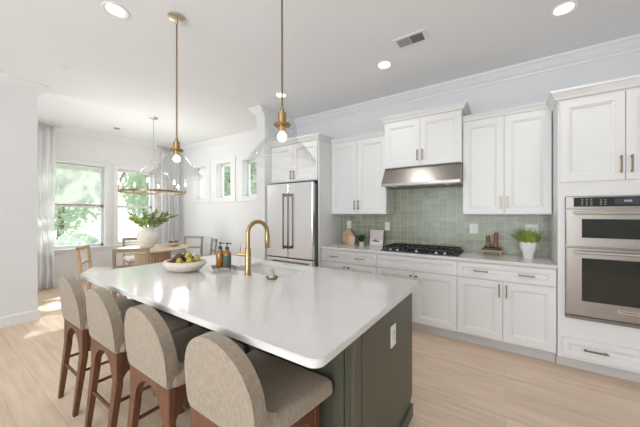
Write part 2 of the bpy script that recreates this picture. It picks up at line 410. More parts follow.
# ---------------------------------------------------------------- outside
struct('lawn', bx(-60, -7.3, -40, 50, -.55, -.5), LAWN)
struct('lawn_side', bx(-7.3, 10, 4.3, 50, -.55, -.5), LAWN)
struct('driveway', bx(-16, -9.2, -30, 40, -.5, -.485), ROOFM)
def leaves(bm, c, R, n, size, flat=1):
    for _ in range(n):
        d = Vector((random.gauss(0, 1), random.gauss(0, 1), random.gauss(0, 1))).normalized()*(random.random()**.4)
        p = Vector(c)+Vector((d.x*R[0], d.y*R[1], d.z*R[2])); s = size*random.uniform(.6, 1.3)
        a = Vector((random.gauss(0, 1), random.gauss(0, 1), random.gauss(0, 1))).normalized(); b = a.orthogonal().normalized()
        q = [p-a*s, p-b*s*.45, p+a*s, p+b*s*.45]
        bm.faces.new([bm.verts.new(v) for v in q])
def tree(x, y, h, r, label, m, n=3600, lo=.55, sq=.46):
    t = thing('tree', label, 'tree', (x, y, -.5), group='trees outside the dining windows')
    bm = B(); tube(bm, [(0, 0, 0), (.1, .05, h*.35), (0, .1, h*.75)], [.16, .12, .04], 8)
    for k in range(5):
        a = k*1.3; tube(bm, [(0.05, 0.05, h*.3+k*.2), (math.cos(a)*r*.6, math.sin(a)*r*.6, h*.6+k*.2)], [.06, .02], 6)
    obj('trunk', bm, BARK, t, smooth=True)
    bm = B(); leaves(bm, (0, 0, h*lo), (r, r, h*sq), n, .19); obj('foliage', bm, m, t)
for k, (x, y, h, r, lab, m) in enumerate((
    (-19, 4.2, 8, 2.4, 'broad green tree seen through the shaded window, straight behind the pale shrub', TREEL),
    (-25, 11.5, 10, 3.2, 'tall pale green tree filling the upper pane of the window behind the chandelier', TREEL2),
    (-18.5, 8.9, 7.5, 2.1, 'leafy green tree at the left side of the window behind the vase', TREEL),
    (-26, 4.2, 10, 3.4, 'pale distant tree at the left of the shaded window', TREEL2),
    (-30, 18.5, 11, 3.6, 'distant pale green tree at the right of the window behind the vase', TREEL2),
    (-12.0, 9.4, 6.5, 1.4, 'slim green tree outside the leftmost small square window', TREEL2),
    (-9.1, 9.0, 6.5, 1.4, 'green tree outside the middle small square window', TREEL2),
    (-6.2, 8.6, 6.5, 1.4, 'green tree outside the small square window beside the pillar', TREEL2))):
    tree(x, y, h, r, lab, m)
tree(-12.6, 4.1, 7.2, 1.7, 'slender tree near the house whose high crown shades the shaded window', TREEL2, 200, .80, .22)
bm = B(); leaves(bm, (0, 0, .55), (.72, .72, .62), 2500, .08); sphere(bm, (0, 0, .52), .58, 16)
o = obj('round_shrub', bm, HYD); o.location = (-13.2, 3.35, -.48); tag(o, 'pale round shrub on the bright ground outside the shaded window', 'shrub')

# ---------------------------------------------------------------- kitchen cabinets
YC = 3.27   # face of the base carcasses
def base_cab(x0, x1, label, pulls, gap=.004):
    t = thing('base_cabinet', label, 'cabinet', (x0, YC, 0), group='white base cabinets under the back counter')
    w = x1-x0
    obj('carcass', bx(0, w, 0, YB-YC-.002, .105, .883), CAB, t)
    obj('toe_kick', bx(0, w, .055, .075, .0, .105), TOE, t)
    d = obj('drawer', shaker(gap/2, w-gap/2, .715, .868, .04), CAB, t)
    for px in pulls: pull(d, px*w, .79, .13, False)
    for s, (a, b) in enumerate(((gap/2, w/2-gap/2), (w/2+gap/2, w-gap/2))):
        d = obj('door', shaker(a, b, .122, .705), CAB, t)
        if pulls and x0 > -1: pull(d, w/2+(-.03 if s == 0 else .03), .62, .13)
        else: knob(d, w/2+(-.032 if s == 0 else .032), .655)
    return t
base_cab(-2.183, -1.335, 'white two-door base cabinet next to the refrigerator with two drawer pulls', (.27, .73))
base_cab(-1.335, -.425, 'white two-door base cabinet directly below the gas cooktop', ())
base_cab(-.425, .388, 'white two-door base cabinet between the cooktop and the wall ovens', (.27, .73))
ct = B(); box(ct, -2.183, .3895, 3.225, YB-.013, .884, .914, .004, 2)
o = obj('countertop', ct, QUARTZ); tag(o, 'long white quartz countertop running along the tiled wall from refrigerator to ovens', 'countertop')

YU = 3.55   # face of the upper carcasses
def upper_cab(x0, x1, z0, z1, yf, label, ch=.06, proj=.045, left=False, right=False, hz=None, name='wall_cabinet', pl=.13):
    t = thing(name, label, 'cabinet', (x0, yf, z0), group='white wall cabinets'); w = x1-x0; h = z1-z0
    obj('carcass', bx(0, w, 0, YB-.014-yf, 0, h), CAB, t)
    for s, (a, b) in enumerate(((.004, w/2-.002), (w/2+.002, w-.004))):
        d = obj('door', shaker(a, b, .006, h-.012), CAB, t)
        pull(d, w/2+(-.03 if s == 0 else .03), hz or .13, pl)
    crown('crown_moulding', CAB, t, 0, w, -.0, h, ch, proj, left, right, YB-.014-yf)
    return t
upper_cab(-2.183, -1.315, 1.37, 2.43, YU, 'white two-door wall cabinet between the refrigerator and the range hood')
upper_cab(-1.313, -.405, 1.965, 2.555, 3.47, 'short raised white two-door wall cabinet above the range hood', .07, .06, True, True, .13)
upper_cab(-.403, .386, 1.37, 2.43, YU, 'white two-door wall cabinet between the range hood and the wall ovens')
# refrigerator surround
t = upper_cab(-3.105, -2.205, 1.86, 2.43, 3.22, 'deep white two-door cabinet above the stainless refrigerator', .08, .06, False, True, .10)
o = obj('end_panel', bx(-2.204, -2.184, 3.215, YB-.014, 0, 2.43), CAB); tag(o, 'tall white end panel to the right of the refrigerator', 'panel')

# oven tower
TX0, TX1, YT = .392, 1.225, 3.235
t = thing('oven_tower_cabinet', 'tall white cabinet that holds the wall ovens, with doors above and a drawer below', 'cabinet', (TX0, YT, 0)); w = TX1-TX0
bm = B()
for a in ((0, .02), (w-.02, w)): box(bm, a[0], a[1], 0, YB-.002-YT, .105, 2.39)
box(bm, .02, w-.02, .0, YB-.002-YT, .105, .467); box(bm, .02, w-.02, 0, YB-.002-YT, 1.529, 2.39); box(bm, .02, w-.02, .5, YB-.002-YT, .467, 1.529)
box(bm, .02, .049, 0, .05, .467, 1.529); box(bm, w-.025, w-.02, 0, .05, .467, 1.529)
obj('carcass', bm, CAB, t)
obj('toe_kick', bx(0, w, .075, .095, 0, .105), TOE, t)
for s, (a, b) in enumerate(((.012, w/2-.002), (w/2+.002, w-.012))):
    d = obj('door', shaker(a, b, 1.655, 2.375), CAB, t); pull(d, w/2+(-.03 if s == 0 else .03), 1.78, .14)
d = obj('drawer', shaker(.03, w-.012, .13, .29, .04), CAB, t); pull(d, .24, .215, .15, False)
crown('crown_moulding', CAB, t, 0, w, 0, 2.385, .085, .055, True, False, YU-.048-YT)
# second tall cabinet further right, just outside the picture
t = thing('pantry_cabinet', 'tall white pantry cabinet to the right of the wall ovens', 'cabinet', (TX1+.002, YT, 0))
obj('carcass', bx(0, .6, 0, YB-.002-YT, .0, 2.39), CAB, t)
obj('door', shaker(.01, .59, .13, 2.375), CAB, t)

# wall oven with microwave
t = thing('wall_oven', 'stainless double wall oven with a microwave on top and black glass windows', 'oven', (.442, YT-.004, .470)); w = .757
obj('body', bx(.002, w-.002, .004, .48, .01, 1.05), DKSTEEL, t)
bm = B(); box(bm, 0, w, -.026, .004, .955, 1.055, .003); box(bm, 0, w, -.012, .004, .0, 1.05)
obj('frame', bm, STEEL, t)
obj('control_panel', bx(.052, w-.052, -.029, -.02, .968, 1.047, .001), BGLASS, t)
for r in range(4):
    for c in range(3): obj('button', bx(.10+c*.028, .112+c*.028, -.0305, -.028, .980+r*.016, .984+r*.016), PANELT, t)
for r in range(3):
    for c in range(2): obj('button', bx(.215+c*.026, .227+c*.026, -.0305, -.028, .985+r*.018, .990+r*.018), PANELT, t)
obj('display', bx(.30, .46, -.0305, -.028, .985, 1.035), mat('display_glass', (.06, .065, .07), .15), t)
def text(s, size, m, parent, loc, depth=.0008, rot=(PI/2, 0, 0), name='lettering'):
    cu = bpy.data.curves.new('text', 'FONT'); cu.body = s; cu.size = size; cu.extrude = depth; cu.align_x = 'CENTER'; cu.align_y = 'CENTER'
    tmp = bpy.data.objects.new('text', cu); C.objects.link(tmp); bpy.context.view_layer.update()
    me = bpy.data.meshes.new_from_object(tmp.evaluated_get(bpy.context.evaluated_depsgraph_get())); bpy.data.objects.remove(tmp)
    me.materials.clear(); me.materials.append(m)
    o = bpy.data.objects.new(name, me); C.objects.link(o); o.parent = parent; o.location = loc; o.rotation_euler = rot; return o
text('10:05', .022, SCREEN, t, (.375, -.031, 1.012), name='clock_digits')
def oven_door(z0, z1, wz0, wz1, hz, wx=.10, brand=False):
    d = obj('oven_door', bx(0, w, -.038, -.012, z0, z1, .004), STEEL, t)
    obj('door_window', bx(wx, w-wx, -.041, -.03, wz0, wz1, .002), BGLASS, d)
    bm = B(); tube(bm, [(.05, -.085, hz), (w-.05, -.085, hz)], .011, 12)
    for x in (.075, w-.075): box(bm, x-.012, x+.012, -.085, -.038, hz-.008, hz+.008)
    obj('handle', bm, NICKEL, d, smooth=True)
    bm = rect_loops(B(), wx-.018, w-wx+.018, wz0-.014, wz1+.014, [(0, -.038), (0, -.0405), (.012, -.0405)]); obj('window_trim', bm, STEEL, d)
    return d
oven_door(.625, .945, .702, .865, .915)
d = oven_door(.035, .615, .162, .532, .582)
obj('nameplate', bx(.315, .445, -.041, -.037, .100, .128, .001), NICKEL, d)
text('KitchenAid', .022, BLACK, d, (.38, -.0415, .114), name='lettering')
obj('vent_trim', bx(0, w, -.030, .0, -.001, .028, .002), DKSTEEL, t)

# range hood
t = thing('range_hood', 'stainless steel slanted range hood above the gas cooktop', 'range hood', (-1.313, 3.845, 1.725)); w = .908
obj('canopy', prism(B(), [(0, .235), (-.37, .235), (-.505, .032), (-.505, .0), (0, .0)], 0, w, 'x', .003, 1), STEEL, t)
obj('filter_panel', bx(.04, w-.04, -.44, -.04, -.006, .002), DKSTEEL, t)
bm = B()
for k in range(5): box(bm, .58+k*.028, .60+k*.028, -.511, -.50, .010, .023)
obj('control_buttons', bm, NICKEL, t)
for x in (.14, w-.14): obj('lamp', lathe(B(), [(.03, -.01), (.03, -.002)], 16, (x, -.40)), PLASTIC, t)

# cooktop
t = thing('gas_cooktop', 'black gas cooktop with stainless knobs set into the back counter below the hood', 'cooktop', (-1.305, 3.285, .914)); w = .885
obj('cooktop_plate', bx(0, w, 0, .49, .0, .012, .004), BLACK, t)
for k in range(3):
    a = .02+k*(w-.04)/3+.004; b = .02+(k+1)*(w-.04)/3-.004; bm = B(); y0, y1 = (.085 if k == 1 else .03), .465
    for (xa, xb, ya, yb) in ((a, b, y0, y0+.014), (a, b, y1-.014, y1), (a, a+.014, y0, y1), (b-.014, b, y0, y1), (a, b, (y0+y1)/2-.007, (y0+y1)/2+.007)):
        box(bm, xa, xb, ya, yb, .038, .056, .002)
    for q in range(1, 5): box(bm, a+(b-a)*q/5-.005, a+(b-a)*q/5+.005, y0, y1, .038, .058, .002)
    for xx in (a, b-.014):
        for yy in (y0, y1-.014): box(bm, xx, xx+.014, yy, yy+.014, .010, .036)
    obj('grate', bm, BLACK, t)
for (x, y) in ((.16, .14), (.16, .36), (w/2, .27), (w-.16, .14), (w-.16, .36)):
    obj('burner', lathe(B(), [(.05, .011), (.05, .02), (.036, .024), (.036, .03), (0, .031)], 20, (x, y)), BLACK, t, smooth=True)
for x in (.13, .22, .4425, .66, .75) : obj('knob', lathe(B(), [(.019, .011), (.019, .03), (.016, .035), (0, .035)], 16, (x, .024)), STEEL, t, smooth=True, label='steel knob')

# refrigerator
HND = mat('dark_nickel_handle', (.20, .18, .16), .32, 1)
t = thing('refrigerator', 'stainless steel french door refrigerator beside the white pillar', 'refrigerator', (-3.095, 3.085, 0)); w = .885
obj('cabinet_body', bx(.004, w-.004, .062, .74, .02, 1.80), DKSTEEL, t)
for s, (a, b) in enumerate(((0, w/2-.003), (w/2+.003, w))):
    d = obj('door', bx(a, b, 0, .058, .73, 1.825, .008, 2), FRSTEEL, t)
    x = w/2+(-.045 if s == 0 else .045); bm = B(); tube(bm, [(x, -.055, .86), (x, -.055, 1.675)], .0135, 12)
    for z in (.885, 1.65): box(bm, x-.013, x+.013, -.055, .002, z-.02, z+.02, .003)
    obj('handle', bm, HND, d, smooth=True)
d = obj('freezer_drawer', bx(0, w, 0, .058, .10, .715, .008, 2), FRSTEEL, t)
bm = B(); tube(bm, [(.10, -.055, .655), (w-.10, -.055, .655)], .0135, 12)
for x in (.13, w-.13): box(bm, x-.02, x+.02, -.055, .002, .643, .667, .003)
obj('handle', bm, HND, d, smooth=True)
obj('toe_grille', bx(.01, w-.01, .03, .06, .02, .09), DKSTEEL, t)

# ---------------------------------------------------------------- island
IX0, IX1, IY0, IY1 = -2.72, -.484, .706, 1.965
SX0, SX1, SY0, SY1 = -1.94, -1.34, 1.495, 1.86
def rrect(x0, x1, y0, y1, r, n=6):
    pts = []
    for cx, cy, a in ((x1-r, y1-r, 0), (x0+r, y1-r, 90), (x0+r, y0+r, 180), (x1-r, y0+r, 270)):
        for k in range(n+1):
            t = math.radians(a+90*k/n); pts.append((cx+r*math.cos(t), cy+r*math.sin(t)))
    return pts
bm = B()
def loop(pts, z):
    vs = [bm.verts.new((x, y, z)) for x, y in pts]
    return vs, [bm.edges.new((vs[i], vs[(i+1)%len(vs)])) for i in range(len(vs))]
tops = []
rings = []
for pts, ins in ((rrect(IX0, IX1, IY0, IY1, .045), 1), (rrect(SX0, SX1, SY0, SY1, .02), 0)):
    vt, et = loop(pts, .914); vb, eb = loop(pts, .884); rings.append((vt, et, vb, eb))
    for i in range(len(vt)): bm.faces.new((vt[i], vt[(i+1)%len(vt)], vb[(i+1)%len(vt)], vb[i]))
bmesh.ops.triangle_fill(bm, edges=rings[0][1]+rings[1][1], use_beauty=True)
bmesh.ops.triangle_fill(bm, edges=rings[0][3]+rings[1][3], use_beauty=True)
bmesh.ops.recalc_face_normals(bm, faces=bm.faces)
es = [e for e in rings[0][1]+rings[0][3] if e.is_valid]
bmesh.ops.bevel(bm, geom=es, offset=.003, segments=2, affect='EDGES')
isl = thing('kitchen_island', 'large kitchen island with dark olive base and white quartz top in front of the stools', 'island', (0, 0, 0))
obj('countertop', bm, QUARTZ, isl)
bm = B(); BX0, BX1, BY0, BY1 = -2.66, -.532, 1.055, 1.925
box(bm, BX0+.02, BX1-.02, BY0+.02, BY1-.003, .10, .66)
box(bm, BX0+.02, SX0-.04, BY0+.02, BY1-.003, .66, .883); box(bm, SX1+.04, BX1-.02, BY0+.02, BY1-.003, .66, .883)
box(bm, SX0-.04, SX1+.04, BY0+.02, SY0-.04, .66, .883); box(bm, SX0-.04, SX1+.04, SY1+.015, BY1-.003, .66, .883)
box(bm, BX0+.03, BX1-.03, BY0+.03, BY1-.07, 0, .10)
obj('cabinet_body', bm, GREEN, isl)
for x0, x1 in ((BX0, BX0+.02), (BX1-.02, BX1)):
    bm = B(); prism(bm, [(BY0+.07, 0), (BY1-.06, 0), (BY1-.06, .10), (BY1, .13), (BY1, .8835), (BY0+.07, .8835)], x0, x1, 'x')
    obj('end_panel', bm, GREEN, isl)
    bm = B(); box(bm, x0-.002, x1+.002, BY0, BY0+.062, 0, .8835, .003); obj('corner_post', bm, GREEN, isl)
    bm = B(); box(bm, x0-.014, x1+.014, BY0-.012, BY1-.02, 0, .085, .004); obj('base_moulding', bm, GREEN, isl)
bm = B()
for k in range(4):
    a = BX0+.06+k*(BX1-BX0-.12)/4; b = BX0+.06+(k+1)*(BX1-BX0-.12)/4
    rect_loops(bm, a, b, .09, .883, [(0, BY0+.02), (0, BY0+.008), (.055, BY0+.008), (.06, BY0+.016)])
obj('back_panel', bm, GREEN, isl)
for k in range(4):
    a = BX0+.02+k*(BX1-BX0-.04)/4; b = BX0+.02+(k+1)*(BX1-BX0-.04)/4
    bm = shaker(a+.002, b-.002, .12, .87); 
    for v in bm.verts: v.co.y = BY1-.003-v.co.y
    obj('door', bm, GREEN, isl)
# sink
bm = B(); g = .012
pts = rrect(SX0-.004, SX1+.004, SY0-.004, SY1+.004, .03)
A = [bm.verts.new((x, y, .883)) for x, y in pts]; A2 = [bm.verts.new((x, y, .69)) for x, y in rrect(SX0+.01, SX1-.01, SY0+.01, SY1-.01, .03)]
n = len(A)
for i in range(n): bm.faces.new((A[i], A[(i+1)%n], A2[(i+1)%n], A2[i]))
bm.faces.new(A2)
sk = obj('sink', bm, WHITESINK, smooth=True); tag(sk, 'white undermount sink set into the island top behind the brass faucet', 'sink')
md = sk.modifiers.new('wall', 'SOLIDIFY'); md.thickness = .008; md.offset = 1

# faucet
t = thing('faucet', 'tall brushed brass gooseneck faucet on the white island top', 'faucet', (-1.615, 1.415, .914))
dv = Vector((.18, 1, 0)).normalized()
obj('body', lathe(B(), [(.027, 0), (.027, .008), (.022, .012), (.0215, .20), (.019, .205), (.0, .206)], 20), BRASS, t, smooth=True)
R = .088; pts = [(0, 0, .18), (0, 0, .25), (0, 0, .315)]
for k in range(1, 15):
    a = PI*k/14; pts.append((dv.x*R*(1-math.cos(a)), dv.y*R*(1-math.cos(a)), .315+R*math.sin(a)))
e = dv*2*R
pts.append((e.x, e.y, .30))
obj('neck', tube(B(), pts, .0155, 14), BRASS, t, smooth=True)
obj('spray_head', tube(B(), [(e.x, e.y, .300), (e.x, e.y, .290), (e.x, e.y, .195), (e.x, e.y, .19)], [.0165, .0195, .0195, .0165], 14), BRASS, t, smooth=True)
l = obj('lever', tube(B(), [(0, 0, .155), (-.07, -.03, .155)], .012, 12), BRASS, t, smooth=True)
tube_b = B(); tube(tube_b, [(-.06, -.026, .16), (-.062, -.027, .235)], [.007, .005], 10); obj('lever_tip', tube_b, BRASS, l, smooth=True)

# soap tray and bottles
t = thing('soap_tray', 'small dark footed metal tray under the two soap bottles on the island', 'tray', (-1.925, 1.435, .914), .28)
bm = B(); lathe(bm, [(.0, .02), (.095, .02), (.1, .024), (.1, .03), (.094, .03), (.09, .024), (0, .024)], 28, sx=1.25, sy=.65)
obj('tray_top', bm, DKSTEEL, t, smooth=True)
for x, y in ((-.08, -.03), (.08, -.03), (-.08, .03), (.08, .03)): obj('foot', lathe(B(), [(.006, 0), (.006, .021)], 8, (x, y)), DKSTEEL, t)
def bottle(x, y, label, lab=False):
    t = thing('soap_bottle', label, 'bottle', (x, y, .9385))
    obj('glass_body', lathe(B(), [(0, 0), (.029, 0), (.032, .004), (.032, .108), (.028, .125), (.014, .137), (.013, .15), (0, .15)], 20), AMBER, t, smooth=True)
    if lab: obj('label_wrap', lathe(B(), [(.0325, .012), (.0328, .013), (.0328, .10), (.0325, .101)], 20, caps=False), LABEL, t, smooth=True)
    bm = B(); lathe(bm, [(.0155, .147), (.0155, .168), (.005, .170), (.005, .192), (.013, .194), (.013, .203), (0, .204)], 14); tube(bm, [(0, 0, .198), (.042, .010, .194)], .0045, 8)
    obj('pump', bm, BOTTLET, t, smooth=True)
bottle(-1.965, 1.425, 'left amber glass soap bottle with a black pump and no label')
bottle(-1.888, 1.435, 'right amber glass soap bottle with a dark green label wrapped around it', True)

# dish brush on dark dish
o = obj('brush_dish', lathe(B(), [(0, 0), (.034, 0), (.041, .012), (.040, .017), (.034, .008), (0, .006)], 24), DGREY, smooth=True); o.location = (-1.375, 1.425, .914); tag(o, 'small dark stone dish under the wooden brush by the sink', 'dish')
t = thing('dish_brush', 'short wooden dish brush standing in the small dark dish', 'brush', (-1.375, 1.425, .9215))
obj('bristles', lathe(B(), [(.022, 0), (.021, .02), (0, .02)], 18), CREAM, t, smooth=True)
obj('handle', lathe(B(), [(.021, .019), (.019, .03), (.011, .038), (.017, .052), (.016, .062), (0, .068)], 18), WOODB, t, smooth=True)

# fruit bowl
BWL = (-2.165, 1.235)
bm = B(); n = 36
prof = [(0, 0), (.085, 0), (.13, .022), (.165, .055), (.168, .066), (.155, .082), (.142, .086), (.134, .078), (.142, .06), (.115, .025), (0, .016)]
lathe(bm, prof, n, sx=1.1, sy=.92)
o = obj('fruit_bowl', bm, CREAM, smooth=True); o.location = (*BWL, .914); tag(o, 'wide low cream stone bowl of fruit on the island', 'bowl')
spots = [(-.105, -.02, .082, 'f'), (-.055, -.06, .085, 'f'), (-.075, .045, .085, 'f'), (-.05, -.005, .108, 'f'), (-.012, -.045, .118, 'f'), (-.02, .06, .09, 'f'), (.005, .012, .125, 'f'), (.095, .045, .092, 'p'), (.045, -.07, .085, 'p'), (.105, -.02, .088, 'p'), (.04, .075, .09, 'p'), (.062, -.005, .128, 'p')]
fig_l = ['dark fig at the far left of the fruit bowl', 'dark fig at the front left rim of the bowl', 'dark fig at the back left of the bowl', 'dark fig resting on the pile left of centre', 'dark fig on top at the front of the pile', 'dark fig low at the back rim of the bowl', 'dark fig on top of the pile touching the upper pear']
pear_l = ['yellow-green pear at the right rear of the bowl', 'yellow-green pear at the front rim of the bowl', 'yellow-green pear at the far right front of the bowl', 'yellow-green pear low at the back of the bowl', 'topmost yellow-green pear on the fruit pile']
fi = pi_ = 0
for x, y, z, k in spots:
    if k == 'f':
        r = .0265; t = thing('fig', fig_l[fi], 'fruit', (BWL[0]+x*1.0, BWL[1]+y*1.0, .914+z), random.random()*6, 'dark figs in the fruit bowl'); fi += 1
        obj('flesh', lathe(B(), [(0, -r), (r*.8, -r*.7), (r*1.05, 0), (r*.75, r*.7), (r*.3, r*1.05), (0, r*1.1)], 14), GRAPE, t, smooth=True)
        obj('stem', tube(B(), [(0, 0, r), (.003, 0, r*1.45)], .0025, 6), LEAFD, t)
    else:
        r = .027; t = thing('pear', pear_l[pi_], 'fruit', (BWL[0]+x, BWL[1]+y, .914+z), random.random()*6, 'yellow-green pears in the fruit bowl'); pi_ += 1
        t.rotation_euler[0] = random.uniform(-.9, .9)
        obj('flesh', lathe(B(), [(0, -r), (r*.75, -r*.8), (r*1.05, -r*.1), (r*.8, r*.6), (r*.45, r*1.1), (.0, r*1.3)], 14), PEAR, t, smooth=True)
        obj('stem', tube(B(), [(0, 0, r*1.2), (.004, 0, r*1.7)], .002, 6), BARK, t)

# ---------------------------------------------------------------- bar stools
def arch(w, z0, z1, zs, n=16, bulge=.0):
    pts = [(-w/2, z0), (w/2, z0)]
    pts += [(w/2+bulge*math.sin(PI*k/4*.8), z0+(zs-z0)*k/4) for k in range(1, 4)]
    bw = w/2+bulge
    for k in range(n+1):
        a = PI*k/n; c = math.cos(a); s = math.sin(a)
        pts.append((bw*math.copysign(abs(c)**.97, c), zs+(z1-zs)*abs(s)**.97))
    pts += [(-w/2-bulge*math.sin(PI*k/4*.8), z0+(zs-z0)*k/4) for k in (3, 2, 1)]
    return pts
def make_stool():
    t = thing('bar_stool', '', 'bar stool', group='bar stools along the island')
    # local frame: x right, +y towards the island, origin on the floor below the back's lower edge
    bm = prism(B(), arch(.385, .575, .93, .70, 24, .012), 0, .056, 'y', .019, 4)
    for v in bm.verts:
        k = (v.co.z-.575)/.35
        v.co.y += -.035*k + .012*(v.co.x/.2)**2
    obj('backrest', bm, FABRIC, t, smooth=True)
    bm = B(); box(bm, -.228, .228, .03, .425, .570, .645, .026, 4)
    for v in bm.verts:
        if v.co.z > .63: v.co.z += .012*(1-(v.co.x/.22)**2)
        v.co.x *= .88+.27*(v.co.y/.43)
    # curved shoulder joining back and seat
    for s in (-1, 1):
        poly = [(.045, .60)] + [(.045+.09*(1-math.cos(a)), .735-.09*math.sin(a)) for a in [PI/2*k/6 for k in range(7)]] + [(.135, .60)]
        prism(bm, poly, s*.196, s*.15, 'x', .008, 2)
    obj('seat', bm, FABRIC, t, smooth=True)
    # rear and front wooden frames: arched apron with tapered legs
    def frame(y, splay, name):
        fr = B(); zt = .578
        out = [(-.205, zt), (.205, zt), (.205, .45)]
        inner = []
        for k in range(13):
            a = PI*k/12; inner.append((.142*math.cos(a), .40+.152*math.sin(a)))
        pts = [(-.208, zt), (.208, zt), (.203, .40), (.135, .40)]
        poly = [(-.2, zt), (.2, zt), (.2, .40)] + [(.142, .40)] + inner[1:-1] + [(-.142, .40), (-.2, .40)]
        prism(fr, poly, y-.018, y+.018, 'y', .004, 1)
        return obj(name, fr, WALNUT, t)
    def leg(sx, y, splay):
        bm = B(); zz = (.40, .0); P = []
        for z, xi, xo, dy, th in ((.40, .142, .200, 0, .018), (.0, .150, .182, splay, .013)):
            P.append([bm.verts.new((sx*xi, y+dy-th, z)), bm.verts.new((sx*xo, y+dy-th, z)), bm.verts.new((sx*xo, y+dy+th, z)), bm.verts.new((sx*xi, y+dy+th, z))])
        for i in range(4): bm.faces.new((P[0][i], P[0][(i+1)%4], P[1][(i+1)%4], P[1][i]))
        bm.faces.new(P[0]); bm.faces.new(P[1])
        l = obj('leg', bm, WALNUT, t)
    frame(.035, 0, 'apron'); frame(.375, 0, 'apron')
    for sx in (-1, 1):
        leg(sx, .035, -.045); leg(sx, .375, .03)
        # side apron, arched
        poly = [(.05, .578), (.36, .578), (.36, .42)] + [(.205+.14*math.cos(PI*k/10), .42+.10*math.sin(PI*k/10)) for k in range(1, 10)] + [(.05, .42)]
        obj('side_apron', prism(B(), poly, sx*.165, sx*.197, 'x'), WALNUT, t)
        z = .285; obj('stretcher', tube(B(), [(sx*.166, .03, z), (sx*.166, .38, z)], .010, 8), WALNUT, t, smooth=True)
    obj('stretcher', tube(B(), [(-.165, .018, .24), (.165, .018, .24)], .010, 8), WALNUT, t, smooth=True)
    obj('footrest', bx(-.165, .165, .375, .397, .175, .21, .004), WALNUT, t)
    return t
st = make_stool()
labels = ['greige upholstered bar stool at the far end of the island, nearest the dining table', 'second bar stool from the far left end of the island', 'bar stool directly behind the nearest one, third along from the window side', 'nearest greige bar stool at the right front corner of the island']
for i, x in enumerate((-2.60, -2.03, -1.458, -.888)):
    o = st if i == 0 else copy_tree(st)
    o.location = (x, .625, 0); o['label'] = labels[i]

# ---------------------------------------------------------------- pendants
def pendant():
    t = thing('pendant_light', '', 'pendant light', group='glass pendants over the island')
    obj('canopy', lathe(B(), [(0, 3.05), (.07, 3.05), (.07, 3.035), (.055, 3.028), (.012, 3.026), (.012, 2.99), (0, 2.99)], 28), NICKEL, t, smooth=True)
    for x in (-.035, .035): obj('screw', sphere(B(), (x, -.01, 3.03), .006, 8), BRASS, t)
    obj('rod', tube(B(), [(0, 0, 3.03), (0, 0, 2.0)], .0062, 10), BRONZE, t, smooth=True)
    sk = obj('socket', lathe(B(), [(0, 2.022), (.012, 2.02), (.012, 1.995), (.026, 1.99), (.026, 1.93), (.022, 1.925), (.022, 1.875), (.0, 1.872)], 20), BRASS, t, smooth=True)
    obj('collar', lathe(B(), [(.0, 1.926), (.052, 1.924), (.054, 1.918), (.050, 1.912), (.0, 1.912)], 24), BRASS, t, smooth=True)
    bm = lathe(B(), [(.042, 1.915), (.046, 1.902), (.2, 1.712), (.206, 1.700), (.208, 1.684)], 48, caps=False)
    s = obj('glass_shade', bm, SHADE, t, smooth=True); md = s.modifiers.new('glass_wall', 'SOLIDIFY'); md.thickness = .003
    obj('bulb', lathe(B(), [(0, 1.817), (.012, 1.819), (.022, 1.826), (.0285, 1.838), (.0285, 1.850), (.022, 1.862), (.014, 1.872), (0, 1.876)], 18), BULB, t, smooth=True)
    return t
p = pendant(); p.location = (-2.315, 1.25, 0); p['label'] = 'clear glass cone pendant with brass stem over the far left half of the island'
for o_ in (p,): pass
q = copy_tree(p); q.location = (-1.122, 1.25, 0); q['label'] = 'clear glass cone pendant with brass stem in front of the refrigerator, nearer the camera'

# chandelier
t = thing('chandelier', 'round ring chandelier with candle bulbs hanging over the dining table', 'chandelier', (-5.07, 2.33, 0))
obj('canopy', lathe(B(), [(0, 3.05), (.07, 3.05), (.065, 3.03), (.01, 3.02), (0, 3.02)], 20), NICKEL, t, smooth=True)
obj('rod', tube(B(), [(0, 0, 3.03), (0, 0, 2.30)], .007, 8), NICKEL, t, smooth=True)
obj('hub', lathe(B(), [(0, 2.33), (.02, 2.33), (.045, 2.30), (.045, 2.285), (0, 2.28)], 16), NICKEL, t, smooth=True)
obj('ring', lathe(B(), [(.495, 1.735), (.505, 1.735), (.505, 1.765), (.495, 1.765), (.495, 1.735)], 48, caps=False), BRONZE, t, smooth=True)
for k in range(3):
    a = 2*PI*k/3+.5
    obj('arm', tube(B(), [(.03*math.cos(a), .03*math.sin(a), 2.295), (.5*math.cos(a), .5*math.sin(a), 1.76)], .006, 8), NICKEL, t, smooth=True)
for k in range(8):
    a = 2*PI*k/8+.2; x, y = .5*math.cos(a), .5*math.sin(a)
    light('candle_glow', 'POINT', (-5.07+x, 2.33+y, 1.97), 3.5, (1, .96, .90), shadow_soft_size=.03)
    c = obj('candle', lathe(B(), [(.018, 1.755), (.018, 1.765), (.011, 1.77), (.011, 1.865), (0, 1.865)], 12, (x, y)), BRONZE, t, smooth=True)
    obj('bulb', lathe(B(), [(0, 1.865), (.011, 1.87), (.016, 1.89), (.008, 1.925), (0, 1.94)], 10, (x, y)), CBULB, c, smooth=True)

